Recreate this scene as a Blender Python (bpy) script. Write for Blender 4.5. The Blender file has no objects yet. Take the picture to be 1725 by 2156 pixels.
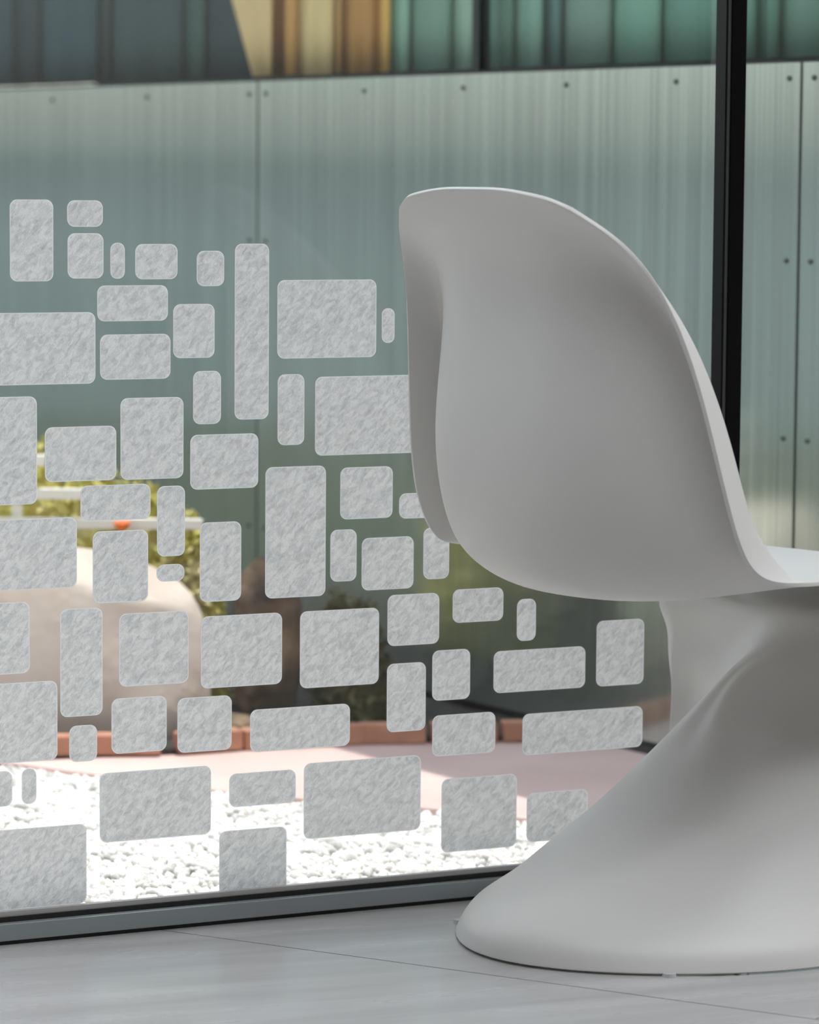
import bpy, bmesh, math, random
import numpy as np
from mathutils import Vector, Matrix

random.seed(7)
rng = np.random.default_rng(7)
scene = bpy.context.scene
C = scene.collection
PI = math.pi

# ---------------------------------------------------------------- camera
IW, IH = 1725.0, 2156.0
FPX = 7370.0
PITCH = math.radians(5.51)
ROLL = math.radians(-0.424)
CAM = np.array([0.0, 0.0, 0.845])
_f = np.array([0, math.cos(PITCH), -math.sin(PITCH)])
_r = np.array([1.0, 0, 0])
_d = np.cross(_f, _r)
_cr, _sr = math.cos(ROLL), math.sin(ROLL)
AX = np.array([_cr * _r + _sr * _d, -_sr * _r + _cr * _d, _f])   # right, down, forward

def ray(x, y):
    return AX.T @ np.array([(x - IW / 2) / FPX, (y - IH / 2) / FPX, 1.0])

def on_ground(x, y, z=0.0):
    v = ray(x, y)
    return CAM + v * ((z - CAM[2]) / v[2])

def on_plane(x, y, p, n):
    v = ray(x, y)
    return CAM + v * (((p - CAM) @ n) / (v @ n))

cd = bpy.data.cameras.new('camera')
cam = bpy.data.objects.new('camera', cd)
C.objects.link(cam)
m = Matrix(((AX[0][0], -AX[1][0], -AX[2][0], CAM[0]),
            (AX[0][1], -AX[1][1], -AX[2][1], CAM[1]),
            (AX[0][2], -AX[1][2], -AX[2][2], CAM[2]),
            (0, 0, 0, 1)))
cam.matrix_world = m
cd.sensor_fit = 'VERTICAL'
cd.sensor_height = 36.0
cd.sensor_width = 36.0 * IW / IH
cd.lens = FPX / IH * 36.0
cd.clip_start = 0.05
cd.dof.use_dof = True
cd.dof.focus_distance = 3.87
cd.dof.aperture_fstop = 5.8
scene.camera = cam

# ---------------------------------------------------------------- world, sun, exposure
GA = math.radians(26.46)                       # direction of the glass wall
SUN_EL, SUN_AZ = math.radians(79), math.radians(27.5)
w = bpy.data.worlds.new('sky')
scene.world = w
w.use_nodes = True
nt = w.node_tree
bg = nt.nodes['Background']
sky = nt.nodes.new('ShaderNodeTexSky')
sky.sky_type = 'NISHITA'
sky.sun_disc = False
sky.sun_elevation = math.radians(60)
sky.sun_rotation = PI / 2 - SUN_AZ
sky.air_density = 1.0
sky.dust_density = 3.0
sky.ozone_density = 1.0
hs = nt.nodes.new('ShaderNodeHueSaturation')
hs.inputs['Saturation'].default_value = 0.4
nt.links.new(sky.outputs[0], hs.inputs['Color'])
nt.links.new(hs.outputs[0], bg.inputs[0])
bg.inputs[1].default_value = 0.27
sd = bpy.data.lights.new('sun', 'SUN')
sd.energy = 2.6
sd.angle = math.radians(0.6)
sd.color = (1.0, 0.95, 0.88)
sun = bpy.data.objects.new('sun', sd)
C.objects.link(sun)
sv = Vector((math.cos(SUN_EL) * math.cos(SUN_AZ), math.cos(SUN_EL) * math.sin(SUN_AZ), math.sin(SUN_EL)))
sun.rotation_euler = sv.to_track_quat('Z', 'Y').to_euler()
sun.location = (4, 8, 8)
scene.view_settings.view_transform = 'Standard'
scene.view_settings.look = 'None'
scene.view_settings.exposure = 0.62
scene.view_settings.gamma = 1.0
FILL_LAMP = 6.8                                     # strength of the added ceiling lights
scene.view_settings.use_curve_mapping = False

# ---------------------------------------------------------------- materials
def mat(name, col, rough=0.5, metal=0.0, spec=0.5):
    m = bpy.data.materials.new(name)
    m.use_nodes = True
    b = m.node_tree.nodes['Principled BSDF']
    b.inputs['Base Color'].default_value = (*col, 1)
    b.inputs['Roughness'].default_value = rough
    b.inputs['Metallic'].default_value = metal
    b.inputs['Specular IOR Level'].default_value = spec
    return m

def N(m, t):
    return m.node_tree.nodes.new(t)

def Lk(m, a, b):
    m.node_tree.links.new(a, b)

def noise_colour(m, cols, scale=8.0, stretch=(1, 1, 1), detail=4, bump=0.0, bscale=None, rot=(0, 0, 0), lo=0.3, hi=0.7, bdist=0.01):
    """colour that wanders between cols by a noise in object space, plus optional bump"""
    b = m.node_tree.nodes['Principled BSDF']
    tc = N(m, 'ShaderNodeTexCoord')
    mp = N(m, 'ShaderNodeMapping')
    mp.inputs['Scale'].default_value = stretch
    mp.inputs['Rotation'].default_value = rot
    Lk(m, tc.outputs['Object'], mp.inputs[0])
    nz = N(m, 'ShaderNodeTexNoise')
    nz.inputs['Scale'].default_value = scale
    nz.inputs['Detail'].default_value = detail
    Lk(m, mp.outputs[0], nz.inputs['Vector'])
    cr = N(m, 'ShaderNodeValToRGB')
    e = cr.color_ramp.elements
    e[0].position, e[1].position = lo, hi
    e[0].color = (*cols[0], 1)
    e[1].color = (*cols[-1], 1)
    for i, c in enumerate(cols[1:-1]):
        k = e.new(lo + (hi - lo) * (i + 1) / (len(cols) - 1))
        k.color = (*c, 1)
    Lk(m, nz.outputs[0], cr.inputs[0])
    Lk(m, cr.outputs[0], b.inputs['Base Color'])
    if bump:
        n2 = N(m, 'ShaderNodeTexNoise')
        n2.inputs['Scale'].default_value = bscale or scale * 3
        n2.inputs['Detail'].default_value = 5
        Lk(m, mp.outputs[0], n2.inputs['Vector'])
        bp = N(m, 'ShaderNodeBump')
        bp.inputs['Strength'].default_value = bump
        bp.inputs['Distance'].default_value = bdist
        Lk(m, n2.outputs[0], bp.inputs['Height'])
        Lk(m, bp.outputs[0], b.inputs['Normal'])
    return m

M = {}
M['chair'] = mat('moulded_plastic', (0.76, 0.74, 0.71), 0.42)
M['glide'] = mat('glide_plastic', (0.55, 0.55, 0.55), 0.4)
M['black'] = mat('black_aluminium', (0.003, 0.003, 0.0035), 0.25, 0, 0.15)
M['seal'] = mat('black_rubber', (0.012, 0.012, 0.012), 0.6)
M['strip'] = mat('grey_gasket_strip', (0.045, 0.045, 0.042), 0.5)
M['rail'] = mat('grey_anodised_rail', (0.36, 0.39, 0.40), 0.4, 0.4)
M['bead'] = mat('glazing_bead', (0.55, 0.53, 0.52), 0.45, 0.3)
M['white_wall'] = mat('warm_grey_plaster', (0.62, 0.585, 0.55), 0.8)
M['ceiling'] = mat('ceiling_paint', (0.52, 0.49, 0.46), 0.9)
M['screw'] = mat('dull_screw', (0.11, 0.13, 0.12), 0.45, 0.7)
M['dark_frame'] = mat('dark_window_frame', (0.012, 0.015, 0.013), 0.5)
M['groove'] = mat('joint_backing', (0.03, 0.035, 0.032), 0.8)
M['white_rail'] = mat('white_painted_rail', (0.85, 0.83, 0.76), 0.6)
M['orange'] = mat('orange_petals', (0.85, 0.20, 0.04), 0.6)
M['stem'] = mat('green_stem', (0.20, 0.25, 0.05), 0.7)
M['terracotta'] = mat('terracotta_edging', (0.55, 0.27, 0.17), 0.85)
noise_colour(M['terracotta'], [(0.42, 0.19, 0.12), (0.62, 0.33, 0.22)], 14, bump=0.3)
M['soil'] = mat('dark_soil', (0.03, 0.027, 0.022), 0.95)
noise_colour(M['soil'], [(0.018, 0.016, 0.013), (0.05, 0.043, 0.032)], 20, bump=0.8, bscale=60)
M['sandstone'] = mat('beige_sandstone', (0.6, 0.5, 0.4), 0.9)
noise_colour(M['sandstone'], [(0.53, 0.43, 0.36), (0.60, 0.515, 0.46), (0.64, 0.57, 0.52)], 6, bump=0.4, bscale=30)
M['brown_rock'] = mat('brown_rock', (0.3, 0.2, 0.13), 0.9)
noise_colour(M['brown_rock'], [(0.05, 0.036, 0.026), (0.16, 0.11, 0.07), (0.40, 0.28, 0.19)], 12, bump=0.6, bscale=40)
M['leaf_yellow'] = mat('yellow_green_leaf', (0.45, 0.45, 0.10), 0.6)
noise_colour(M['leaf_yellow'], [(0.50, 0.46, 0.08), (0.66, 0.60, 0.18), (0.72, 0.64, 0.36)], 12)
M['leaf_olive'] = mat('olive_leaf', (0.10, 0.10, 0.03), 0.65)
noise_colour(M['leaf_olive'], [(0.05, 0.055, 0.018), (0.16, 0.14, 0.045)], 14)
M['render'] = mat('blue_grey_render', (0.2, 0.24, 0.26), 0.9)
noise_colour(M['render'], [(0.20, 0.235, 0.255), (0.25, 0.29, 0.31)], 2)
M['pave'] = mat('rose_paving', (0.5, 0.3, 0.27), 0.85)
noise_colour(M['pave'], [(0.62, 0.44, 0.42), (0.70, 0.52, 0.495)], 5, bump=0.15, bscale=80)
M['yard'] = mat('pale_yard_ground', (0.30, 0.29, 0.26), 0.9)
noise_colour(M['yard'], [(0.028, 0.035, 0.02), (0.05, 0.058, 0.035)], 6)

# brushed metal panels: vertical grain
mm = mat('brushed_zinc', (0.40, 0.43, 0.40), 0.2, 0.85)
b = mm.node_tree.nodes['Principled BSDF']
tc = N(mm, 'ShaderNodeTexCoord')
mp = N(mm, 'ShaderNodeMapping')
mp.inputs['Scale'].default_value = (1, 1, 0.006)
Lk(mm, tc.outputs['Object'], mp.inputs[0])
nz = N(mm, 'ShaderNodeTexNoise')
nz.inputs['Scale'].default_value = 120
nz.inputs['Detail'].default_value = 3
Lk(mm, mp.outputs[0], nz.inputs['Vector'])
cr = N(mm, 'ShaderNodeValToRGB')
cr.color_ramp.elements[0].position = 0.25
cr.color_ramp.elements[1].position = 0.75
cr.color_ramp.elements[0].color = (0.42, 0.485, 0.445, 1)
cr.color_ramp.elements[1].color = (0.62, 0.695, 0.64, 1)
Lk(mm, nz.outputs[0], cr.inputs[0])
Lk(mm, cr.outputs[0], b.inputs['Base Color'])
mr = N(mm, 'ShaderNodeMapRange')
mr.inputs[3].default_value = 0.09
mr.inputs[4].default_value = 0.15
Lk(mm, nz.outputs[0], mr.inputs[0])
Lk(mm, mr.outputs[0], b.inputs['Roughness'])
bp = N(mm, 'ShaderNodeBump')
bp.inputs['Strength'].default_value = 0.03
bp.inputs['Distance'].default_value = 0.0005
Lk(mm, nz.outputs[0], bp.inputs['Height'])
Lk(mm, bp.outputs[0], b.inputs['Normal'])
M['zinc'] = mm

def glass_mat(name, tint, r0=0.05):
    m = bpy.data.materials.new(name)
    m.use_nodes = True
    t = m.node_tree
    t.nodes.remove(t.nodes['Principled BSDF'])
    out = t.nodes['Material Output']
    lw = N(m, 'ShaderNodeLayerWeight')
    lw.inputs[0].default_value = 0.5
    pw = N(m, 'ShaderNodeMath')
    pw.operation = 'POWER'
    pw.inputs[1].default_value = 5.0
    Lk(m, lw.outputs['Facing'], pw.inputs[0])
    mr = N(m, 'ShaderNodeMapRange')
    mr.inputs[3].default_value = r0
    mr.inputs[4].default_value = 0.9
    Lk(m, pw.outputs[0], mr.inputs[0])
    tr = N(m, 'ShaderNodeBsdfTransparent')
    tr.inputs[0].default_value = (*tint, 1)
    gl = N(m, 'ShaderNodeBsdfGlossy')
    gl.inputs['Roughness'].default_value = 0.0
    mx = N(m, 'ShaderNodeMixShader')
    Lk(m, mr.outputs[0], mx.inputs[0])
    Lk(m, tr.outputs[0], mx.inputs[1])
    Lk(m, gl.outputs[0], mx.inputs[2])
    Lk(m, mx.outputs[0], out.inputs[0])
    return m

M['glass'] = glass_mat('window_glass', (0.97, 0.985, 0.975), 0.03)
M['glass_green'] = glass_mat('tinted_window_glass', (0.97, 0.98, 0.97), 0.008)

# frosted film with a rice-paper relief
mf = bpy.data.materials.new('textured_frosted_film')
mf.use_nodes = True
t = mf.node_tree
b = t.nodes['Principled BSDF']
b.inputs['Roughness'].default_value = 0.38
b.inputs['Specular IOR Level'].default_value = 0.35
tc = N(mf, 'ShaderNodeTexCoord')
mp = N(mf, 'ShaderNodeMapping')
mp.vector_type = 'TEXTURE'
mp.inputs['Rotation'].default_value = (0, math.radians(-42), 0)
mp.inputs['Scale'].default_value = (1.7, 1, 0.8)
oi = N(mf, 'ShaderNodeObjectInfo')
rs = N(mf, 'ShaderNodeMath'); rs.operation = 'MULTIPLY'; rs.inputs[1].default_value = 37.0
Lk(mf, oi.outputs['Random'], rs.inputs[0])
va = N(mf, 'ShaderNodeVectorMath'); va.operation = 'ADD'
Lk(mf, tc.outputs['Object'], va.inputs[0]); Lk(mf, rs.outputs[0], va.inputs[1])
Lk(mf, va.outputs[0], mp.inputs[0])
n1 = N(mf, 'ShaderNodeTexNoise')
n1.inputs['Scale'].default_value = 150
n1.inputs['Detail'].default_value = 6
n1.inputs['Roughness'].default_value = 0.62
n1.inputs['Distortion'].default_value = 0.6
Lk(mf, mp.outputs[0], n1.inputs['Vector'])
cr = N(mf, 'ShaderNodeValToRGB')
e = cr.color_ramp.elements
e[0].position, e[1].position = 0.30, 0.60
e[0].color = (0.54, 0.54, 0.54, 1)
e[1].color = (0.815, 0.80, 0.79, 1)
Lk(mf, n1.outputs[0], cr.inputs[0])
n2 = N(mf, 'ShaderNodeTexNoise')
n2.inputs['Scale'].default_value = 480
n2.inputs['Detail'].default_value = 4
n2.inputs['Distortion'].default_value = 0.8
Lk(mf, mp.outputs[0], n2.inputs['Vector'])
ad = N(mf, 'ShaderNodeMath')
ad.operation = 'MULTIPLY_ADD'
ad.inputs[1].default_value = 1.1
Lk(mf, n1.outputs[0], ad.inputs[0])
Lk(mf, n2.outputs[0], ad.inputs[2])
bp = N(mf, 'ShaderNodeBump')
bp.inputs['Strength'].default_value = 1.0
bp.inputs['Distance'].default_value = 0.0022
Lk(mf, ad.outputs[0], bp.inputs['Height'])
Lk(mf, cr.outputs[0], b.inputs['Base Color'])
Lk(mf, bp.outputs[0], b.inputs['Normal'])
tl = N(mf, 'ShaderNodeBsdfTranslucent')
Lk(mf, cr.outputs[0], tl.inputs[0])
Lk(mf, bp.outputs[0], tl.inputs['Normal'])
mx = N(mf, 'ShaderNodeMixShader')
mx.inputs[0].default_value = 0.8
Lk(mf, b.outputs[0], mx.inputs[1])
Lk(mf, tl.outputs[0], mx.inputs[2])
Lk(mf, mx.outputs[0], t.nodes['Material Output'].inputs[0])
M['film'] = mf
# clear-cut edge of the film: same sheet without relief
me_ = bpy.data.materials.new('film_edge')
me_.use_nodes = True
t = me_.node_tree
b = t.nodes['Principled BSDF']
b.inputs['Base Color'].default_value = (0.84, 0.84, 0.84, 1)
b.inputs['Roughness'].default_value = 0.4
tl = N(me_, 'ShaderNodeBsdfTranslucent')
tl.inputs[0].default_value = (0.84, 0.84, 0.84, 1)
mx = N(me_, 'ShaderNodeMixShader')
mx.inputs[0].default_value = 0.72
Lk(me_, b.outputs[0], mx.inputs[1])
Lk(me_, tl.outputs[0], mx.inputs[2])
Lk(me_, mx.outputs[0], t.nodes['Material Output'].inputs[0])
M['film_edge'] = me_

# floor tile: pale grey stone; long soft streaks of light put into its colour
mt = mat('grey_stone_tile', (0.5, 0.49, 0.48), 0.28, 0, 0.5)
b = mt.node_tree.nodes['Principled BSDF']
tc = N(mt, 'ShaderNodeTexCoord')
mp0 = N(mt, 'ShaderNodeMapping')
mp0.inputs['Rotation'].default_value = (0, 0, -GA + math.radians(6))
Lk(mt, tc.outputs['Object'], mp0.inputs[0])
mp = N(mt, 'ShaderNodeMapping')
mp.inputs['Scale'].default_value = (0.8, 7.0, 1)
Lk(mt, mp0.outputs[0], mp.inputs[0])
nz = N(mt, 'ShaderNodeTexNoise')
nz.inputs['Scale'].default_value = 2.6
nz.inputs['Detail'].default_value = 5
nz.inputs['Distortion'].default_value = 0.3
Lk(mt, mp.outputs[0], nz.inputs['Vector'])
cr = N(mt, 'ShaderNodeValToRGB')
e = cr.color_ramp.elements
e[0].position, e[1].position = 0.30, 0.70
e[0].color = (0.40, 0.39, 0.385, 1)
e[1].color = (0.56, 0.55, 0.54, 1)
Lk(mt, nz.outputs[0], cr.inputs[0])
Lk(mt, cr.outputs[0], b.inputs['Base Color'])
mr = N(mt, 'ShaderNodeMapRange')
mr.inputs[3].default_value = 0.34
mr.inputs[4].default_value = 0.22
Lk(mt, nz.outputs[0], mr.inputs[0])
Lk(mt, mr.outputs[0], b.inputs['Roughness'])
M['tile'] = mt
M['grout'] = mat('tile_grout', (0.34, 0.33, 0.325), 0.9)

# pebbles
mg = mat('white_pebble', (0.75, 0.74, 0.72), 0.8)
noise_colour(mg, [(0.52, 0.51, 0.50), (0.78, 0.77, 0.75), (0.88, 0.87, 0.85)], 26, detail=3, lo=0.36, hi=0.56)
M['pebble'] = mg

# ---------------------------------------------------------------- mesh helpers
def link(o, parent=None):
    C.objects.link(o)
    if parent:
        o.parent = parent
    return o

def mesh_obj(name, verts, faces, material, parent=None, smooth=False):
    me = bpy.data.meshes.new(name)
    me.from_pydata([tuple(v) for v in verts], [], faces)
    me.materials.append(material)
    if smooth:
        me.polygons.foreach_set('use_smooth', [True] * len(me.polygons))
    me.update()
    return link(bpy.data.objects.new(name, me), parent)

def tag(o, label=None, cat=None, group=None, kind=None):
    if label: o['label'] = label
    if cat: o['category'] = cat
    if group: o['group'] = group
    if kind: o['kind'] = kind
    return o

def empty(name, loc=(0, 0, 0), rz=0.0, parent=None):
    o = bpy.data.objects.new(name, None)
    o.location = loc
    o.rotation_euler = (0, 0, rz)
    o.empty_display_size = 0.05
    return link(o, parent)

def box(name, lo, hi, material, parent=None, bevel=0.0):
    x0, y0, z0 = lo
    x1, y1, z1 = hi
    v = [(x0, y0, z0), (x1, y0, z0), (x1, y1, z0), (x0, y1, z0), (x0, y0, z1), (x1, y0, z1), (x1, y1, z1), (x0, y1, z1)]
    f = [(0, 3, 2, 1), (4, 5, 6, 7), (0, 1, 5, 4), (1, 2, 6, 5), (2, 3, 7, 6), (3, 0, 4, 7)]
    o = mesh_obj(name, v, f, material, parent)
    if bevel:
        md = o.modifiers.new('bevel', 'BEVEL')
        md.width = bevel
        md.segments = 2
    return o

def prism(name, pts, z0, z1, material, parent=None):
    """vertical prism over a ground polygon (counter-clockwise)"""
    n = len(pts)
    v = [(p[0], p[1], z0) for p in pts] + [(p[0], p[1], z1) for p in pts]
    f = [tuple(range(n - 1, -1, -1)), tuple(range(n, 2 * n))] + [(i, (i + 1) % n, n + (i + 1) % n, n + i) for i in range(n)]
    return mesh_obj(name, v, f, material, parent)

def rounded_rect(x0, x1, z0, z1, r, seg=6):
    out = []
    for cx, cz, a0 in ((x1 - r, z0 + r, -90), (x1 - r, z1 - r, 0), (x0 + r, z1 - r, 90), (x0 + r, z0 + r, 180)):
        for k in range(seg + 1):
            a = math.radians(a0 + 90 * k / seg)
            out.append((cx + r * math.cos(a), cz + r * math.sin(a)))
    return out

# ================================================================ SETTING
# ---- frame of the glass wall: x along the glass, y outwards, z up
GP = on_ground(0, 1992)
GD = np.array([math.cos(GA), math.sin(GA), 0])
GN = np.array([-math.sin(GA), math.cos(GA), 0])
def g_of(p):                       # world -> along, out
    return (p - GP) @ GD, (p - GP) @ GN
FACE = 0.020                       # room face of the glass behind the rail's front edge
def on_glass(x, y, out=FACE):
    p = on_plane(x, y, GP + GN * out, GN)
    return (p - GP) @ GD, p[2]

# ---- frame of the metal clad wing: x along, y away from the viewer, z up
WA = math.radians(-56.5)
WP = on_ground(1400, 1590)
WD = np.array([math.cos(WA), math.sin(WA), 0])
WN = np.array([-math.sin(WA), math.cos(WA), 0])
def on_wing(x, y, back=0.0):
    p = on_plane(x, y, WP + WN * back, WN)
    return (p - WP) @ WD, p[2]
WTOP = 1.002
# corner where the wing meets the glass wall
A_ = np.array([[GD[0], -WD[0]], [GD[1], -WD[1]]])
s_, t_ = np.linalg.solve(A_, (WP - GP)[:2])
corner = GP + GD * s_
CORN_G, CORN_W = s_, t_

# ---- room: floor with tiles, ceiling, walls
L_END = -5.2                       # far left end of the glass wall along GD
pl = GP + GD * L_END
room = [(pl[0], -3.0), (5.2, -3.0), (5.2, 2.0), (corner[0] + .03, corner[1] + .055), (pl[0] - .03, pl[1] + .055)]
floor = prism('floor', room, -0.08, -0.0035, M['grout'])
tag(floor, kind='structure')
TA = math.radians(-29.9)           # tile joints
TO = on_ground(1306, 2090)
TD = np.array([math.cos(TA), math.sin(TA)])
TN = np.array([-math.sin(TA), math.cos(TA)])
TW, TH, GAP = 1.20, 0.60, 0.0011

def clip_poly(poly, a, b):
    """keep the part of poly left of the directed line a->b"""
    out = []
    n = len(poly)
    side = lambda p: (b[0] - a[0]) * (p[1] - a[1]) - (b[1] - a[1]) * (p[0] - a[0])
    for i in range(n):
        p, q = poly[i], poly[(i + 1) % n]
        sp, sq = side(p), side(q)
        if sp >= 0:
            out.append(p)
        if (sp >= 0) != (sq >= 0):
            k = sp / (sp - sq)
            out.append((p[0] + (q[0] - p[0]) * k, p[1] + (q[1] - p[1]) * k))
    return out

front = GP + GN * -0.0005
for i in range(-7, 8):
    for j in range(-12, 8):
        off = 0.45 if j % 2 else 0.22
        u0, v0 = i * TW + off, j * TH
        q = []
        for du, dv in ((GAP, GAP), (TW - GAP, GAP), (TW - GAP, TH - GAP), (GAP, TH - GAP)):
            p = TO[:2] + TD * (u0 + du) + TN * (v0 + dv)
            q.append((p[0], p[1]))
        for k in range(len(room)):
            a, b2 = room[k], room[(k + 1) % len(room)]
            q = clip_poly(q, a, b2)
            if len(q) < 3:
                break
        if len(q) >= 3:
            cx = sum(p[0] for p in q) / len(q)
            cy = sum(p[1] for p in q) / len(q)
            if cy < -1.2 or abs(cx) > 3.2:
                continue
            prism('floor_tile', q, -0.0035, 0.0, M['tile'], floor)
far_tile = prism('floor_tile', [(pl[0], -3.0), (5.2, -3.0), (5.2, -1.9), (pl[0], -1.9)], -0.0035, -0.0005, M['tile'], floor)

CEIL = 2.9
ceil = prism('ceiling', room, CEIL, CEIL + 0.25, M['ceiling'])
tag(ceil, kind='structure')
# unseen linear lights added under the ceiling to brighten upward faces
em = bpy.data.materials.new('added_lamp_diffuser')
em.use_nodes = True
eb = em.node_tree.nodes['Principled BSDF']
eb.inputs['Emission Color'].default_value = (0.90, 0.95, 1.0, 1)
eb.inputs['Emission Strength'].default_value = FILL_LAMP
for out, word in ((-1.0, 'the one closest to the glass'), (-2.0, 'the one further into the room')):
    c = GP + GD * 0.75 + GN * out
    lt = empty('added_ceiling_light', (c[0], c[1], CEIL), GA)
    tag(lt, 'long white linear light added under the ceiling out of view, ' + word, 'light', 'added linear lights')
    box('housing', (-1.65, -0.16, -0.05), (1.65, 0.16, 0.0), M['ceiling'], lt)
    box('diffuser', (-1.6, -0.13, -0.056), (1.6, 0.13, -0.05), em, lt)


def wall_with_window(name, p0, p1, thick, z0, z1, parent_mat, opening=None):
    """a wall from p0 to p1 (inside on the left of p0->p1), optional opening (s0, s1, z0, z1)"""
    p0 = np.array(p0, float); p1 = np.array(p1, float)
    L = np.linalg.norm(p1 - p0)
    a = math.atan2(p1[1] - p0[1], p1[0] - p0[0])
    e = empty(name, (p0[0], p0[1], 0), a)
    tag(e, kind='structure')
    if not opening:
        box('wall_face', (0, -thick, z0), (L, 0, z1), parent_mat, e)
        return e
    s0, s1, o0, o1 = opening
    box('wall_face', (0, -thick, z0), (s0, 0, z1), parent_mat, e)
    box('wall_face', (s1, -thick, z0), (L, 0, z1), parent_mat, e)
    if o0 > z0:
        box('wall_face', (s0, -thick, z0), (s1, 0, o0), parent_mat, e)
    box('wall_face', (s0, -thick, o1), (s1, 0, z1), parent_mat, e)
    return e

wall_with_window('wall_back', room[0], room[1], 0.2, 0, CEIL, M['white_wall'])
wall_with_window('wall_right', room[1], room[2], 0.2, 0, CEIL, M['white_wall'])
wall_with_window('wall_wing_inner', room[2], (corner[0], corner[1]), 0.2, 0, CEIL, M['white_wall'], (1.2, 3.7, 0.25, 2.6))
wall_with_window('wall_left', room[4], room[0], 0.2, 0, CEIL, M['white_wall'])

# ---- the glass wall
win = empty('window_1', tuple(GP), GA)
tag(win, kind='structure')
P_IN, P_OUT = -0.003, 0.0195
pl1 = on_glass(1570, 300, P_IN)[0]
pl0 = on_glass(1505, 300, P_OUT)[0]
w_post = pl1 - pl0
G_L = -1.0                         # glazing starts here; unseen solid wall added further left to cut light
wf = empty('wall_front_added', tuple(GP), GA)
tag(wf, kind='structure')
box('wall_face', (L_END, 0.0, 0.0), (G_L, 0.20, CEIL), M['white_wall'], wf)
# bottom rail: shadow gap, face, gasket, bead
def g_box(name, s0, s1, o0, o1, z0, z1, material, parent=win, bevel=0.0):
    return box(name, (s0, o0, z0), (s1, o1, z1), material, parent, bevel)
END = CORN_G - 0.005
g_box('shadow_gap', G_L, END, 0.003, 0.06, 0.0, 0.0045, M['seal'])
rail = g_box('bottom_rail', G_L, END, 0.0, 0.062, 0.0045, 0.0235, M['rail'], bevel=0.001)
g_box('gasket', G_L, END, 0.010, 0.040, 0.0235, 0.0290, M['seal'], rail)
g_box('glazing_bead', G_L, END, 0.013, FACE + 0.0006, 0.0290, 0.0345, M['bead'], rail)
pane = g_box('glass_pane', G_L, pl0, FACE + 0.0006, FACE + 0.0106, 0.0290, 2.86, M['glass'])
g_box('glass_pane', pl1, END, FACE + 0.0006, FACE + 0.0106, 0.0290, 2.86, M['glass'])
g_box('head_rail', G_L, END, 0.0, 0.062, 2.86, CEIL, M['rail'])
# mullion: black outer profile with a grey strip recessed in it
a1 = pl0 + 0.10 * w_post
a2 = pl0 + 0.28 * w_post
post = g_box('mullion', a2, pl1, P_IN, P_OUT, 0.0235, 2.86, M['black'], bevel=0.0012)
g_box('mullion_edge', pl0, a1, P_IN, P_OUT, 0.0235, 2.86, M['black'], post)
g_box('gasket_strip', a1, a2, P_IN + 0.002, P_OUT, 0.0235, 2.86, M['strip'], post)

PATCHES = [  # left, right, top, bottom in the photograph, measured at the mid lines
 (20.9,112.3,420,592.5),(141.6,216.7,421.6,477.6),(142.6,218,491,586.5),(232.7,263,511,587),(285,374,513.7,588),
 (414.6,472.3,528,602.5),(494.6,566.3,513,883),(205,353.7,600.7,676),(-80,201,658.5,810.5),(211,359,703.7,798.6),
 (365,452,640,753.7),(407,465.4,781,893),(-70,78,836,1064),(94.6,245,898,1013),(254,386.4,837,1008.7),
 (401,544,914,1029),(169.7,317,1020.5,1095.5),(331,389.6,1023,1171),(584.5,792.5,589,753.5),(804.5,831,649,722),
 (585,641,788,937),(664,905,791,956),(559,686,982,1257.5),(717,827,983,1092),(841,915,1038,1091),
 (696,751,1115,1224),(762,871,1131,1241),(892,946,1111,1219),(-65,162,1093,1242),(195.5,312,1117,1268),
 (330,388.5,1188,1224),(421,508,1099,1266),(-75,62.6,1270,1421),(127,216,1281,1508),(251,397,1289,1442),
 (423,594,1294,1445),(-60,121,1438,1606),(235,351,1468,1584),(374,488,1467,1582),(146,204.5,1527,1603.5),
 (-50,26,1625,1700),(46,77,1618,1693),(632,798,1283.5,1444.6),(527,737,1488,1577),(816.5,925,1250.6,1357.8),
 (953.7,1060,1239,1309),(1089,1128.6,1261,1349),(815,896.5,1396,1539.6),(910.7,990,1368,1473.5),(1040,1232.5,1366,1453.6),
 (1256.5,1356,1305,1442.6),(910.7,1043,1502.7,1588.7),(1100.5,1353,1495,1581.4),(210,444.6,1620,1765.5),(483,623,1624.6,1695),
 (640,886,1598.5,1757),(930,1088,1635,1789),(1109.6,1237.5,1665.7,1768.6),(-75,182.6,1744,1913),(462,603.5,1745,1890)]
for x0, x1, y0, y1 in PATCHES:
    xm, ym = (x0 + x1) / 2, (y0 + y1) / 2
    s0, s1 = on_glass(x0, ym)[0], on_glass(x1, ym)[0]
    z1, z0 = on_glass(xm, y0)[1], on_glass(xm, y1)[1]
    r = min(0.0085, 0.46 * (s1 - s0), 0.46 * (z1 - z0))
    cs, cz = (s0 + s1) / 2, (z0 + z1) / 2
    pts = rounded_rect(s0 - cs, s1 - cs, z0 - cz, z1 - cz, r)
    n = len(pts)
    ins = 0.0009
    hx, hz = (s1 - s0) / 2, (z1 - z0) / 2
    inner = [(p[0] * (hx - ins) / hx, p[1] * (hz - ins) / hz) for p in pts]
    v = [(p[0], 0.0, p[1]) for p in inner] + [(p[0], 0.0, p[1]) for p in pts] + [(p[0], 0.0006, p[1]) for p in pts]
    f = [tuple(range(n))]
    f += [(i, n + i, n + (i + 1) % n, (i + 1) % n) for i in range(n)]
    f += [(n + i, 2 * n + i, 2 * n + (i + 1) % n, n + (i + 1) % n) for i in range(n)]
    o = mesh_obj('film_patch', v, f, M['film'], pane)
    o.data.materials.append(M['film_edge'])
    for k in range(1, len(f)):
        o.data.polygons[k].material_index = 1
    o.location = (cs, FACE, cz)

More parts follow.
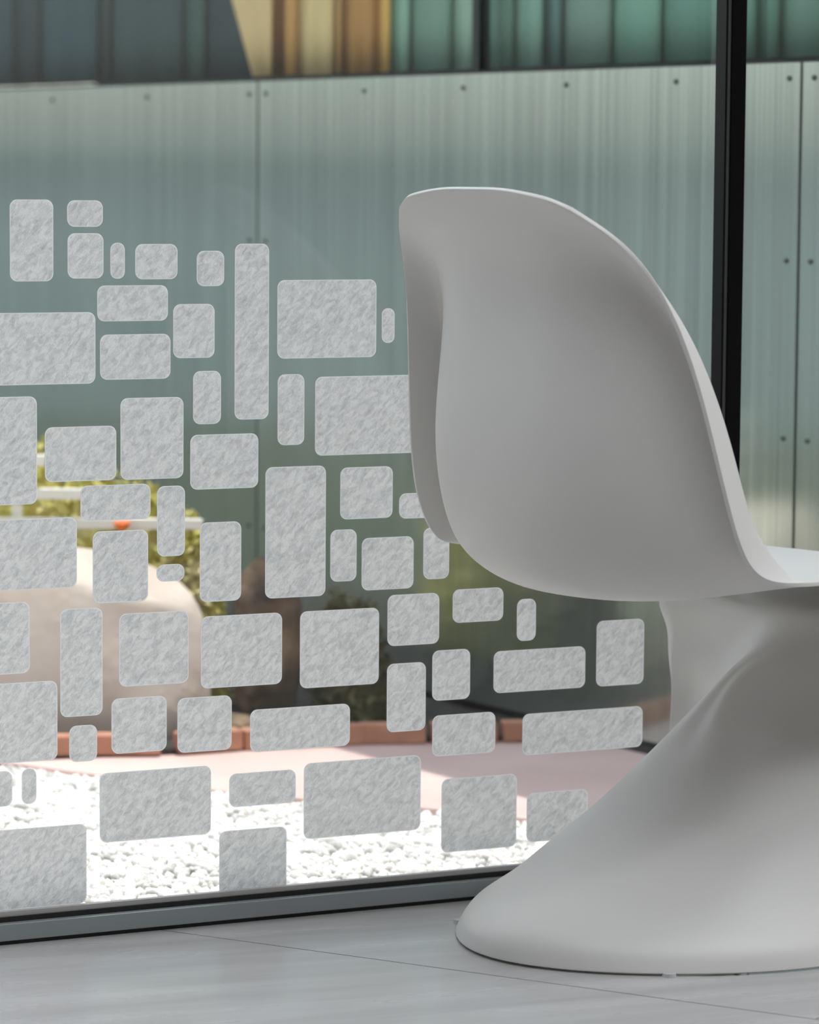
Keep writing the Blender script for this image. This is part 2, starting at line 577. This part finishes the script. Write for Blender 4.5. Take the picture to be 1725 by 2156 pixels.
# ---- metal clad wing outside
wing = empty('wall_wing', tuple(WP), WA)
tag(wing, kind='structure')
def w_box(name, s0, s1, b0, b1, z0, z1, material, parent=wing, bevel=0.0):
    return box(name, (s0, b0, z0), (s1, b1, z1), material, parent, bevel)
W0, W1 = -6.2, CORN_W
w_box('wall_core', W0, W1, 0.012, 0.30, -0.05, WTOP - 0.006, M['groove'])
# seams measured in the photograph, more panels of the same width beyond the frame
seam_l, seam_r = on_wing(543, 300)[0], on_wing(1688, 200)[0]
pw_ = seam_r - seam_l
seams = [seam_l - 3 * pw_, seam_l - 2 * pw_, seam_l - pw_, seam_l, seam_r, W1]
seams = [s for s in seams if s > W0 - 0.5]
screw_me = None
def screw(parent, s, z):
    global screw_me
    if screw_me is None:
        bm = bmesh.new()
        bmesh.ops.create_cone(bm, cap_ends=True, segments=10, radius1=0.0045, radius2=0.003, depth=0.003)
        bmesh.ops.rotate(bm, verts=bm.verts, matrix=Matrix.Rotation(PI / 2, 3, 'X'))
        screw_me = bpy.data.meshes.new('screw')
        bm.to_mesh(screw_me)
        bm.free()
        screw_me.materials.append(M['screw'])
    o = bpy.data.objects.new('screw', screw_me)
    link(o, parent)
    o.location = (s, -0.0015, z)
row_z = [on_wing(1663, 165)[1], on_wing(1657, 549)[1], on_wing(1649, 923)[1], 0.235]
seen_screws = [on_wing(x, y)[0] for x, y in ((110, 211), (310, 204), (525, 195), (560, 198), (767, 192), (976, 185), (1193, 179), (1424, 171), (1663, 165), (1715, 164))]
for a, b2 in zip(seams[:-1], seams[1:]):
    p = w_box('metal_panel', a + 0.003, b2 - 0.003, 0.0, 0.012, 0.015, WTOP, M['zinc'])
    pts = [s for s in seen_screws if a < s < b2]
    if len(pts) < 3:
        pts = list(np.linspace(a + 0.027, b2 - 0.027, 6 if b2 - a > 1 else 3))
    for s in pts:
        screw(p, s, row_z[0])
    for s in (a + 0.026, b2 - 0.026):
        if min(abs(s - q) for q in pts) > 0.02 and b2 - a > 1 and a < seam_l - 0.1:
            screw(p, s, row_z[0])
        for z in row_z[1:]:
            screw(p, s, z)
# glazing above the cladding
win2 = empty('window_2', tuple(WP), WA)
tag(win2, kind='structure')
WEAVE = 1.75
box('sill', (W0, 0.035, WTOP - 0.006), (W1, 0.30, WTOP + 0.006), M['dark_frame'], win2)
mull_s = on_wing(1007, 70, 0.05)[0]
for s in (mull_s, mull_s - 1.9, mull_s - 3.8, mull_s + 1.45):
    box('mullion', (s - 0.009, 0.045, WTOP + 0.006), (s + 0.009, 0.066, WEAVE), M['dark_frame'], win2)
edges = [W0, mull_s - 3.8, mull_s - 1.9, mull_s, mull_s + 1.45]
for a, b2 in zip(edges[:-1], edges[1:]):
    box('glass_pane', (a + 0.009, 0.050, WTOP + 0.006), (b2 - 0.009, 0.058, WEAVE), M['glass_green'], win2)
wr = prism('wall_wing_roof', [tuple((WP + WD * W0)[:2]), tuple((WP + WD * W1)[:2]), tuple((WP + WD * W1 + WN * 2.5)[:2]), tuple((WP + WD * W0 + WN * 2.5)[:2])], WEAVE, WEAVE + 0.15, M['groove'])
tag(wr, kind='structure')
wb = prism('wall_wing_back', [tuple((WP + WD * W0 + WN * 2.4)[:2]), tuple((WP + WD * W1 + WN * 2.4)[:2]), tuple((WP + WD * W1 + WN * 2.5)[:2]), tuple((WP + WD * W0 + WN * 2.5)[:2])], 0.0, WEAVE, M['groove'])
tag(wb, kind='structure')

# ---- ground outside
g0 = GP + GN * 0.064
def gp(s, o):
    p = GP + GD * s + GN * o
    return (p[0], p[1])
yard = prism('yard_ground', [gp(-14, 0.064), gp(CORN_G + 0.2, 0.064), tuple((WP + WD * W0 + WN * 3)[:2]), (-14, 14)], -0.10, -0.030, M['yard'])
tag(yard, kind='structure')
def wp2(s, b2):
    p = WP + WD * s + WN * b2
    return (p[0], p[1])
# paving strip in front of the wing: gravel border measured in the photograph
bl = [on_ground(x, y) for x, y in ((-500, 1540), (0, 1598), (540, 1668), (900, 1695), (1300, 1738), (1560, 1768))]
bed = [on_ground(x, y) for x, y in ((1390, 1580), (1340, 1556), (1200, 1553), (750, 1560), (520, 1572), (355, 1584), (0, 1588), (-500, 1528))]
pave_pts = [(p[0], p[1]) for p in bl[1:]] + [wp2(0.36, 0.0), wp2(0.0, 0.0)] + [(p[0], p[1]) for p in bed[1:6]]
paving = prism('paving', pave_pts, -0.03, -0.004, M['pave'])
tag(paving, kind='structure')

# ---- white gravel between the glass and the paving
def inside_gravel(x, y):
    for p, q in zip(bl[:-1], bl[1:]):
        if p[0] <= x <= q[0]:
            return y < p[1] + (q[1] - p[1]) * (x - p[0]) / (q[0] - p[0]) - 0.004
    if x < bl[0][0]:
        return y < bl[0][1]
    p = WP + WD * ((x - WP[0]) / WD[0])
    return y < p[1] - 0.02
bm = bmesh.new()
bmesh.ops.create_icosphere(bm, subdivisions=1, radius=1.0)
ico_v = np.array([v.co[:] for v in bm.verts])
bm.verts.index_update()
ico_f = np.array([[v.index for v in f.verts] for f in bm.faces])
bm.free()
def scatter_mesh(name, base_v, base_f, mats4, material, smooth=True):
    n, nv = len(mats4), len(base_v)
    V = np.einsum('nij,vj->nvi', mats4[:, :, :3], base_v) + mats4[:, None, :, 3]
    F = (base_f[None] + (np.arange(n) * nv)[:, None, None]).reshape(-1, base_f.shape[1])
    me = bpy.data.meshes.new(name)
    me.vertices.add(n * nv)
    me.vertices.foreach_set('co', V.reshape(-1))
    k = base_f.shape[1]
    me.loops.add(F.size)
    me.loops.foreach_set('vertex_index', F.reshape(-1))
    me.polygons.add(len(F))
    me.polygons.foreach_set('loop_start', np.arange(len(F)) * k)
    me.polygons.foreach_set('loop_total', np.full(len(F), k))
    me.polygons.foreach_set('use_smooth', np.full(len(F), smooth))
    me.materials.append(material)
    me.update()
    me.validate()
    return me
def rot_any(n):
    q = rng.normal(size=(n, 4))
    q /= np.linalg.norm(q, axis=1)[:, None]
    a, b, c, d = q.T
    return np.stack([np.stack([1-2*(c*c+d*d), 2*(b*c-a*d), 2*(b*d+a*c)], -1),
                     np.stack([2*(b*c+a*d), 1-2*(b*b+d*d), 2*(c*d-a*b)], -1),
                     np.stack([2*(b*d-a*c), 2*(c*d+a*b), 1-2*(b*b+c*c)], -1)], 1)
pts = []
sp = 0.0112
for s in np.arange(-1.5, CORN_G - 0.03, sp):
    for o in np.arange(0.072, 1.75, sp):
        p = GP + GD * (s + rng.uniform(-.45, .45) * sp) + GN * (o + rng.uniform(-.3, .45) * sp)
        if inside_gravel(p[0], p[1]) and o > 0.07:
            pts.append(p[:2])
pts = np.array(pts)
n = len(pts)
R3 = rot_any(n)
sc = rng.uniform(0.0055, 0.0095, n)[:, None] * rng.uniform(0.65, 1.15, (n, 3))
mats = np.zeros((n, 3, 4))
mats[:, :, :3] = R3 * sc[:, None, :]
mats[:, :2, 3] = pts
mats[:, 2, 3] = -0.014 + rng.uniform(-.003, .005, n)
gravel = link(bpy.data.objects.new('gravel', scatter_mesh('gravel', ico_v, ico_f, mats, M['pebble'])))
tag(gravel, 'bed of white and grey gravel pebbles outside along the glass', 'gravel', kind='stuff')
prism('gravel_base', [gp(-3.5, 0.064), gp(CORN_G, 0.064)] + [(p[0], p[1]) for p in bl[::-1]], -0.03, -0.016, M['pebble'], gravel)

# ---- planting bed with soil, edging, boulders and plants in front of the wing
soil_pts = [(p[0], p[1]) for p in bed[::-1]] + [wp2(0.0, 0.0), wp2(-3.4, 0.0)]
soil_pts = [(p[0], p[1]) for p in bed[::-1]] + [wp2(0.0, -0.003), wp2(-4.2, -0.003)]
soil = prism('soil_bed', soil_pts, -0.03, 0.004, M['soil'])
tag(soil, kind='structure')
edging = empty('bed_edging', (bed[3][0], bed[3][1], -0.004))
tag(edging, 'row of terracotta edging bricks bordering the dark planting bed', 'edging')
line = [np.array(p[:2]) for p in bed[2:8]]
brick_me = None
for p, q in zip(line[:-1], line[1:]):
    L = np.linalg.norm(q - p)
    k = max(1, int(round(L / 0.105)))
    for i in range(k):
        c = p + (q - p) * (i + 0.5) / k
        a = math.atan2(q[1] - p[1], q[0] - p[0])
        if brick_me is None:
            o = box('brick', (-0.05, -0.016, 0), (0.05, 0.016, 0.03), M['terracotta'], edging, 0.003)
            brick_me = o.data
        else:
            o = bpy.data.objects.new('brick', brick_me)
            link(o, edging)
            md = o.modifiers.new('bevel', 'BEVEL'); md.width = 0.003; md.segments = 2
        o.location = (c[0] - bed[3][0], c[1] - bed[3][1], rng.uniform(0, .003))
        o.rotation_euler = (0, 0, a + rng.uniform(-.04, .04))

def fbm_dir(v, seed, oct=4):
    r = np.random.default_rng(seed)
    out = np.zeros(len(v))
    amp = 1.0
    fr = 1.5
    for k in range(oct):
        for _ in range(4):
            d = r.normal(size=3); d /= np.linalg.norm(d)
            out += amp * np.sin(v @ d * fr * 2.0 + r.uniform(0, 6.28)) / 4
        amp *= 0.5; fr *= 1.9
    return out
def boulder(name, centre, rad, seed, material, label, rough=0.16, rz=0.0, block=1.0, cut=0.72):
    bm = bmesh.new()
    bmesh.ops.create_icosphere(bm, subdivisions=5, radius=1.0)
    v = np.array([x.co[:] for x in bm.verts])
    v = np.sign(v) * np.abs(v) ** block
    # flatten random facets, then add relief
    r = np.random.default_rng(seed)
    dist = np.ones(len(v))
    for _ in range(14):
        d = r.normal(size=3); d /= np.linalg.norm(d)
        h = r.uniform(cut, cut + .23)
        dd = v @ d
        dist = np.where(dd * dist > h, h / np.maximum(dd, .05), dist)
    v = v * (dist + rough * 0.5 * fbm_dir(v, seed))[:, None]
    for x, c in zip(bm.verts, v):
        x.co = Vector((c[0] * rad[0], c[1] * rad[1], c[2] * rad[2]))
    me = bpy.data.meshes.new(name)
    bm.to_mesh(me); bm.free()
    me.materials.append(material)
    me.polygons.foreach_set('use_smooth', [True] * len(me.polygons))
    o = link(bpy.data.objects.new(name, me))
    o.location = centre
    o.rotation_euler = (0, 0, rz)
    tag(o, label, 'rock')
    return o
def px_x(px, Y):
    return (px - IW / 2) / FPX * Y
def px_z(py, Y):
    v = ray(862, py)
    return CAM[2] + v[2] / v[1] * Y
boulder('sandstone_boulder', (px_x(20, 5.250), 5.250, 0.10), (0.300, 0.098, 0.185), 3, M['sandstone'], 'large smooth beige sandstone boulder in the planting bed', 0.08, block=0.70, cut=0.90)
boulder('brown_rock', (px_x(558, 5.42), 5.42, 0.09), (0.062, 0.06, 0.155), 5, M['brown_rock'], 'jagged brown rock standing between the beige boulder and the metal wall', 0.3)
boulder('brown_rock', (px_x(492, 5.18), 5.18, 0.015), (0.04, 0.035, 0.03), 8, M['brown_rock'], 'small brown stone lying at the foot of the beige boulder', 0.3)

leaf_v = np.array([(0, 0, 0), (.35, .5, .06), (0, 1, 0), (-.35, .5, .06)], float)
leaf_f = np.array([(0, 1, 2, 3)])
def leaf_mesh(name, centres, normals, size, material, elong=1.0):
    n = len(centres)
    mats = np.zeros((n, 3, 4))
    Rr = rot_any(n)
    sc = rng.uniform(.6, 1.3, n) * size
    S = np.stack([sc * 1.0, sc * elong, sc], -1)
    mats[:, :, :3] = Rr * S[:, None, :]
    mats[:, :, 3] = centres
    return scatter_mesh(name, leaf_v, leaf_f, mats, material, False)
def mound_points(n, c, r, top_only=True):
    v = rng.normal(size=(n, 3))
    v /= np.linalg.norm(v, axis=1)[:, None]
    if top_only:
        v[:, 2] = np.abs(v[:, 2])
    k = rng.uniform(.82, 1.04, n)[:, None]
    return np.array(c) + v * np.array(r) * k, v
def shrub(name, base, parts, material, label, cat, leaf, n, elong=1.4):
    """low plant: a rooted woody core and a leafy cover over several overlapping cushions"""
    e = empty(name, base)
    tag(e, label, cat)
    P = []
    for c, r in parts:
        p, _ = mound_points(int(n / len(parts)), c, r)
        P.append(p)
    P = np.concatenate(P) - np.array(base)
    me = leaf_mesh('foliage', P, None, leaf, material, elong)
    o = link(bpy.data.objects.new('foliage', me), e)
    o['kind'] = 'stuff'
    V, F = [], []
    bm = bmesh.new()
    for c, r in parts:
        mtx = Matrix.Translation(Vector(np.array(c) - np.array(base))) @ Matrix.Diagonal((r[0] * .86, r[1] * .86, r[2] * .86, 1))
        bmesh.ops.create_icosphere(bm, subdivisions=3, radius=1.0, matrix=mtx)
    me = bpy.data.meshes.new('core')
    bm.to_mesh(me); bm.free()
    me.materials.append(material)
    me.polygons.foreach_set('use_smooth', [True] * len(me.polygons))
    link(bpy.data.objects.new('core', me), e)
    return e
def cushion(px, top, Y, rx, ry):
    return ((px_x(px, Y), Y, 0.0), (rx, ry, px_z(top, Y)))
shrub('groundcover', (px_x(100, 5.65), 5.65, 0.0),
      [cushion(-90, 925, 5.78, .22, .12), cushion(70, 952, 5.70, .16, .11), cushion(200, 1000, 5.62, .13, .10),
       cushion(310, 1040, 5.55, .10, .08), cushion(392, 1098, 5.49, .062, .06)],
      M['leaf_yellow'], 'sunlit yellow-green groundcover mounding up behind the boulders', 'plant', .016, 12000)
shrub('olive_shrub', (px_x(690, 5.40), 5.40, 0.0),
      [cushion(715, 1258, 5.38, .042, .045), cushion(765, 1275, 5.34, .036, .04)],
      M['leaf_olive'], 'low dark olive shrub beside the jagged brown rock', 'plant', .014, 2500)
# low white fence with stepped rails
fx, fy = px_x(0, 5.38), 5.38
fence = empty('garden_fence', (fx, fy, 0.0))
tag(fence, 'low white fence of three stepped rails among the groundcover', 'fence')
for y0, x1 in ((975, 92), (1045, 178), (1107, 425)):
    z = px_z(y0, 5.38)
    box('rail', (px_x(-420, 5.38) - fx, -0.006, z - 0.0085), (px_x(x1, 5.38) - fx, 0.006, z + 0.0085), M['white_rail'], fence, 0.002)
for x, y0 in ((-300, 960), (-120, 960), (30, 960), (285, 1095)):
    xx = px_x(x, 5.38) - fx
    box('post', (xx - 0.008, 0.006, 0.0), (xx + 0.008, 0.02, px_z(y0, 5.38)), M['white_rail'], fence, 0.002)
# orange flower
Yf = 5.362
fl = empty('orange_flower', (px_x(254, Yf), Yf, 0.0))
tag(fl, 'single orange flower on a thin stem in front of the white fence', 'flower')
zf = px_z(1119, Yf)
bm = bmesh.new()
bmesh.ops.create_cone(bm, cap_ends=True, segments=8, radius1=.0022, radius2=.0018, depth=zf, matrix=Matrix.Translation((0, 0, zf / 2)))
me = bpy.data.meshes.new('stem'); bm.to_mesh(me); bm.free(); me.materials.append(M['stem'])
link(bpy.data.objects.new('stem', me), fl)
pet = None
for k in range(7):
    if pet is None:
        bm = bmesh.new()
        bmesh.ops.create_icosphere(bm, subdivisions=2, radius=1.0, matrix=Matrix.Translation((.007, 0, 0.004)) @ Matrix.Rotation(-.9, 4, 'Y') @ Matrix.Diagonal((.010, .0065, .003, 1)))
        pet = bpy.data.meshes.new('petal'); bm.to_mesh(pet); bm.free(); pet.materials.append(M['orange'])
        pet.polygons.foreach_set('use_smooth', [True] * len(pet.polygons))
    o = link(bpy.data.objects.new('petal', pet), fl)
    o.location = (0, 0, zf)
    o.rotation_euler = (0, 0, k * 2 * PI / 7)

# ---- unseen low wall added across the yard to be mirrored in the panels
gw = empty('reflection_wall', (-6.0, 8.0, -0.03))
tag(gw, 'low blue-grey rendered wall added out of view for the panel reflections', 'wall')
box('render', (-0.15, -4.5, 0.0), (0.15, 5.0, 0.93), M['render'], gw)
box('coping', (-0.19, -4.5, 0.93), (0.19, 5.0, 0.985), M['render'], gw, 0.004)

# ---- curtains behind the glazing of the wing, and drops for its green reflections
CLOTH = 1.2
def cloth(name, col):
    m = mat(name, tuple(min(.9, c * CLOTH) for c in col), 0.85)
    return m
def drop(px0, px1, col, label, group, folds=2, slant=0.0, depth=0.02, back=0.09):
    s0, s1 = on_wing(px0, 80, back)[0], on_wing(px1, 80, back)[0]
    z0, z1 = WTOP + 0.012, WEAVE - 0.01
    nx = folds * 12 + 1
    e = empty('curtain', tuple(WP + WD * (s0 + s1) / 2 + WN * back + np.array([0, 0, z0])), WA)
    tag(e, label, 'curtain', group)
    V, F = [], []
    zs = np.linspace(0, z1 - z0, 10)
    hw = (s1 - s0) / 2 + 0.006
    for z in zs:
        for i in range(nx):
            u = i / (nx - 1)
            x = -hw + 2 * hw * u - slant * (1 - u) * z
            V.append((x, depth * math.sin(u * folds * 2 * PI) + 0.004 * math.sin(5 * u + 2 * z), z))
    for j in range(len(zs) - 1):
        for i in range(nx - 1):
            a = j * nx + i
            F.append((a, a + 1, a + nx + 1, a + nx))
    o = mesh_obj('cloth', V, F, cloth('curtain_cloth', col), e, True)
    md = o.modifiers.new('thickness', 'SOLIDIFY')
    md.thickness = 0.002
    return e
TEAL = 'dark curtains behind the glazing'
for px0, px1, col, word in ((-260, -90, (0.015, 0.041, 0.058), 'slate blue'), (-90, 28, (0.012, 0.044, 0.061), 'deep teal'), (28, 84, (0.005, 0.022, 0.034), 'navy'), (84, 205, (0.025, 0.066, 0.083), 'muted teal'),
                            (205, 232, (0.025, 0.041, 0.043), 'charcoal'), (232, 384, (0.032, 0.069, 0.070), 'grey-green'),
                            (384, 432, (0.044, 0.096, 0.083), 'sage green'), (432, 548, (0.027, 0.051, 0.058), 'dark grey')):
    drop(px0, px1, col, word + ' curtain drop behind the glazing above the metal panels', TEAL, folds=max(1, int((px1 - px0) / 60)), depth=.004)
TAN = 'tan curtains behind the glazing'
for px0, px1, col, word, sl in ((536, 572, (.80, .54, .27), 'pale tan, slanted', 0.55), (572, 625, (.60, .32, .10), 'brown', 0), (625, 702, (.76, .58, .28), 'cream', 0),
                                (702, 720, (.52, .31, .11), 'narrow umber', 0), (720, 788, (.50, .26, .075), 'dark brown', 0), (788, 822, (.74, .44, .11), 'golden', 0)):
    drop(px0, px1, col, word + ' curtain drop beside the dark grey ones', TAN, folds=max(1, int((px1 - px0) / 30)), slant=sl, depth=.002 if sl else .006, back=0.09 - (0.020 if sl else 0))
GRN = 'green reflections in the glazing, built as drops'  # blurred reflections of trees, put into the colour of green drops
for px0, px1, col, word in ((822, 862, (.26, .45, .35), 'mint'), (862, 948, (.19, .33, .26), 'soft green'), (948, 1000, (.30, .47, .37), 'pale mint'),
                            (1016, 1080, (.13, .25, .20), 'bottle green'), (1080, 1142, (.22, .40, .32), 'sea green'), (1142, 1182, (.10, .20, .19), 'dark teal green'),
                            (1182, 1285, (.20, .32, .27), 'grey sage'), (1285, 1390, (.20, .40, .31), 'jade'), (1390, 1590, (.15, .31, .25), 'forest green'),
                            (1590, 1640, (.12, .26, .20), 'moss green'), (1640, 1800, (.17, .31, .25), 'dusky green'), (1800, 1960, (.15, .29, .23), 'dull green')):
    drop(px0, px1, col, word + ' drop painting a tree reflection in the glazing near the black window post', GRN, folds=max(1, int((px1 - px0) / 70)), depth=.005)

# ================================================================ THE CHAIR
# local axes: x forward, y to the side nearer the room, z up; symmetric shell swept from the top edge over seat, lip and base
ROWS = [
 # centre ............ two points across ............................ valley of the rim ....... rim
 [(-.379,0,.830), (-.378,.050,.829), (-.374,.101,.822), (-.368,.120,.817), (-.360,.137,.809)],
 [(-.357,0,.795), (-.354,.060,.793), (-.342,.118,.788), (-.337,.144,.786), (-.335,.167,.784)],
 [(-.330,0,.745), (-.325,.070,.744), (-.302,.135,.742), (-.288,.166,.742), (-.305,.194,.742)],
 [(-.328,0,.666), (-.321,.080,.666), (-.282,.155,.666), (-.244,.196,.666), (-.276,.220,.666)],
 [(-.336,0,.564), (-.325,.090,.564), (-.272,.172,.564), (-.210,.216,.564), (-.254,.241,.564)],
 [(-.322,0,.478), (-.310,.090,.479), (-.255,.178,.484), (-.190,.225,.492), (-.235,.251,.486)],
 [(-.285,0,.415), (-.272,.090,.418), (-.225,.180,.435), (-.165,.230,.452), (-.213,.254,.443)],
 [(-.220,0,.388), (-.210,.090,.391), (-.175,.182,.408), (-.140,.235,.426), (-.185,.260,.424)],
 [(-.120,0,.396), (-.120,.100,.398), (-.118,.190,.406), (-.110,.236,.4145), (-.120,.260,.417)],
 [( .000,0,.402), ( .000,.100,.403), ( .000,.180,.406), ( .000,.225,.4105), ( .000,.250,.413)],
 [( .140,0,.399), ( .140,.100,.399), ( .140,.170,.401), ( .140,.210,.404), ( .140,.235,.405)],
 [( .245,0,.397), ( .244,.090,.397), ( .240,.150,.397), ( .236,.182,.398), ( .232,.208,.398)],
 [( .287,0,.376), ( .286,.090,.376), ( .280,.155,.377), ( .275,.188,.378), ( .270,.212,.378)],
 [( .240,0,.348), ( .240,.090,.349), ( .238,.165,.352), ( .235,.203,.355), ( .230,.230,.357)],
 [( .155,0,.343), ( .155,.025,.343), ( .153,.095,.343), ( .145,.170,.343), ( .125,.222,.342)],
 [( .126,0,.322), ( .127,.025,.321), ( .142,.092,.319), ( .143,.168,.316), ( .128,.218,.313)],
 [( .052,0,.294), ( .060,.024,.292), ( .130,.090,.284), ( .142,.166,.278), ( .130,.213,.274)],
 [( .002,0,.260), ( .011,.028,.257), ( .110,.094,.246), ( .141,.168,.240), ( .130,.207,.236)],
 [(-.040,0,.213), (-.027,.055,.209), ( .092,.120,.198), ( .138,.172,.193), ( .127,.205,.190)],
 [(-.115,0,.137), (-.068,.118,.132), ( .040,.178,.114), ( .100,.208,.108), ( .142,.222,.105)],
 [(-.195,0,.092), (-.130,.138,.086), (-.018,.198,.074), ( .072,.226,.070), ( .150,.235,.068)],
 [(-.275,0,.060), (-.200,.132,.054), (-.085,.210,.045), ( .045,.238,.041), ( .155,.247,.040)],
 [(-.327,0,.030), (-.268,.118,.028), (-.135,.221,.023), ( .010,.250,.021), ( .157,.257,.020)],
 [(-.333,0,.003), (-.283,.122,.003), (-.145,.227,.003), ( .000,.256,.003), ( .157,.261,.003)],
]
ctl = np.array(ROWS, float)
left = ctl[:, 1:, :].copy()[:, ::-1]
left[:, :, 1] *= -1
ctl = np.concatenate([left, ctl], 1)

def spline(tk, P, t):
    """natural cubic spline through P (k, ...) at knots tk"""
    k = len(tk)
    h = np.diff(tk)
    A = np.zeros((k, k)); rhs = np.zeros((k,) + P.shape[1:])
    A[0, 0] = A[-1, -1] = 1
    for i in range(1, k - 1):
        A[i, i - 1] = h[i - 1]; A[i, i] = 2 * (h[i - 1] + h[i]); A[i, i + 1] = h[i]
        rhs[i] = 6 * ((P[i + 1] - P[i]) / h[i] - (P[i] - P[i - 1]) / h[i - 1])
    Mm = np.linalg.solve(A, rhs.reshape(k, -1)).reshape(rhs.shape)
    i = np.clip(np.searchsorted(tk, t) - 1, 0, k - 2)
    a = (tk[i + 1] - t) / h[i]; b = (t - tk[i]) / h[i]
    sh = (slice(None),) + (None,) * (P.ndim - 1)
    hh = (h[i] ** 2 / 6)[sh]
    a_, b_ = a[sh], b[sh]
    return a_ * P[i] + b_ * P[i + 1] + ((a_ ** 3 - a_) * Mm[i] + (b_ ** 3 - b_) * Mm[i + 1]) * hh

NV, NU = 73, 230
dv = np.linalg.norm(np.diff(ctl, axis=1), axis=2).mean(0)
tv = np.concatenate([[0], np.cumsum(np.sqrt(dv))]); tv /= tv[-1]
S1 = spline(tv, ctl.transpose(1, 0, 2), np.linspace(0, 1, NV)).transpose(1, 0, 2)
du = np.linalg.norm(np.diff(ctl, axis=0), axis=2)[:, 4]
tu = np.concatenate([[0], np.cumsum(np.sqrt(du))]); tu /= tu[-1]
G = spline(tu, S1, np.linspace(0, 1, NU))
for _ in range(3):                                           # light fairing, edges kept
    g2 = G.copy()
    g2[1:-1, 1:-1] = 0.5 * G[1:-1, 1:-1] + 0.125 * (G[2:, 1:-1] + G[:-2, 1:-1] + G[1:-1, 2:] + G[1:-1, :-2])
    G = g2
ALPHA = math.radians(40)
CF = np.array([math.cos(ALPHA), math.sin(ALPHA)])
CN = np.array([math.sin(ALPHA), -math.cos(ALPHA)])
CP = np.array([0.35, 3.93])
chair = empty('chair', (CP[0], CP[1], 0.0), ALPHA)
tag(chair, 'pale grey one-piece moulded plastic cantilever chair with flared base beside the glass', 'chair')
V = G.reshape(-1, 3) * np.array([1, -1, 1])
F = [(i * NV + j, i * NV + j + 1, (i + 1) * NV + j + 1, (i + 1) * NV + j) for i in range(NU - 1) for j in range(NV - 1)]
shell = mesh_obj('shell', V, F, M['chair'], chair, True)
md = shell.modifiers.new('thickness', 'SOLIDIFY')
md.thickness = 0.0048
md.offset = SHELL_SIDE = 1.0
md = shell.modifiers.new('edge', 'BEVEL')
md.width = 0.0019
md.segments = 3
md.limit_method = 'ANGLE'
md.angle_limit = math.radians(50)
# small floor glides under the rim of the base
gl_me = None
for gx, gy in ((-.235, .170), (-.165, .208), (-.235, -.170), (.10, .252), (.10, -.252)):
    if gl_me is None:
        bm = bmesh.new()
        bmesh.ops.create_cone(bm, cap_ends=True, segments=16, radius1=.008, radius2=.007, depth=.004)
        gl_me = bpy.data.meshes.new('glide'); bm.to_mesh(gl_me); bm.free(); gl_me.materials.append(M['glide'])
    o = link(bpy.data.objects.new('glide', gl_me), chair)
    o.location = (gx, -gy, .002)
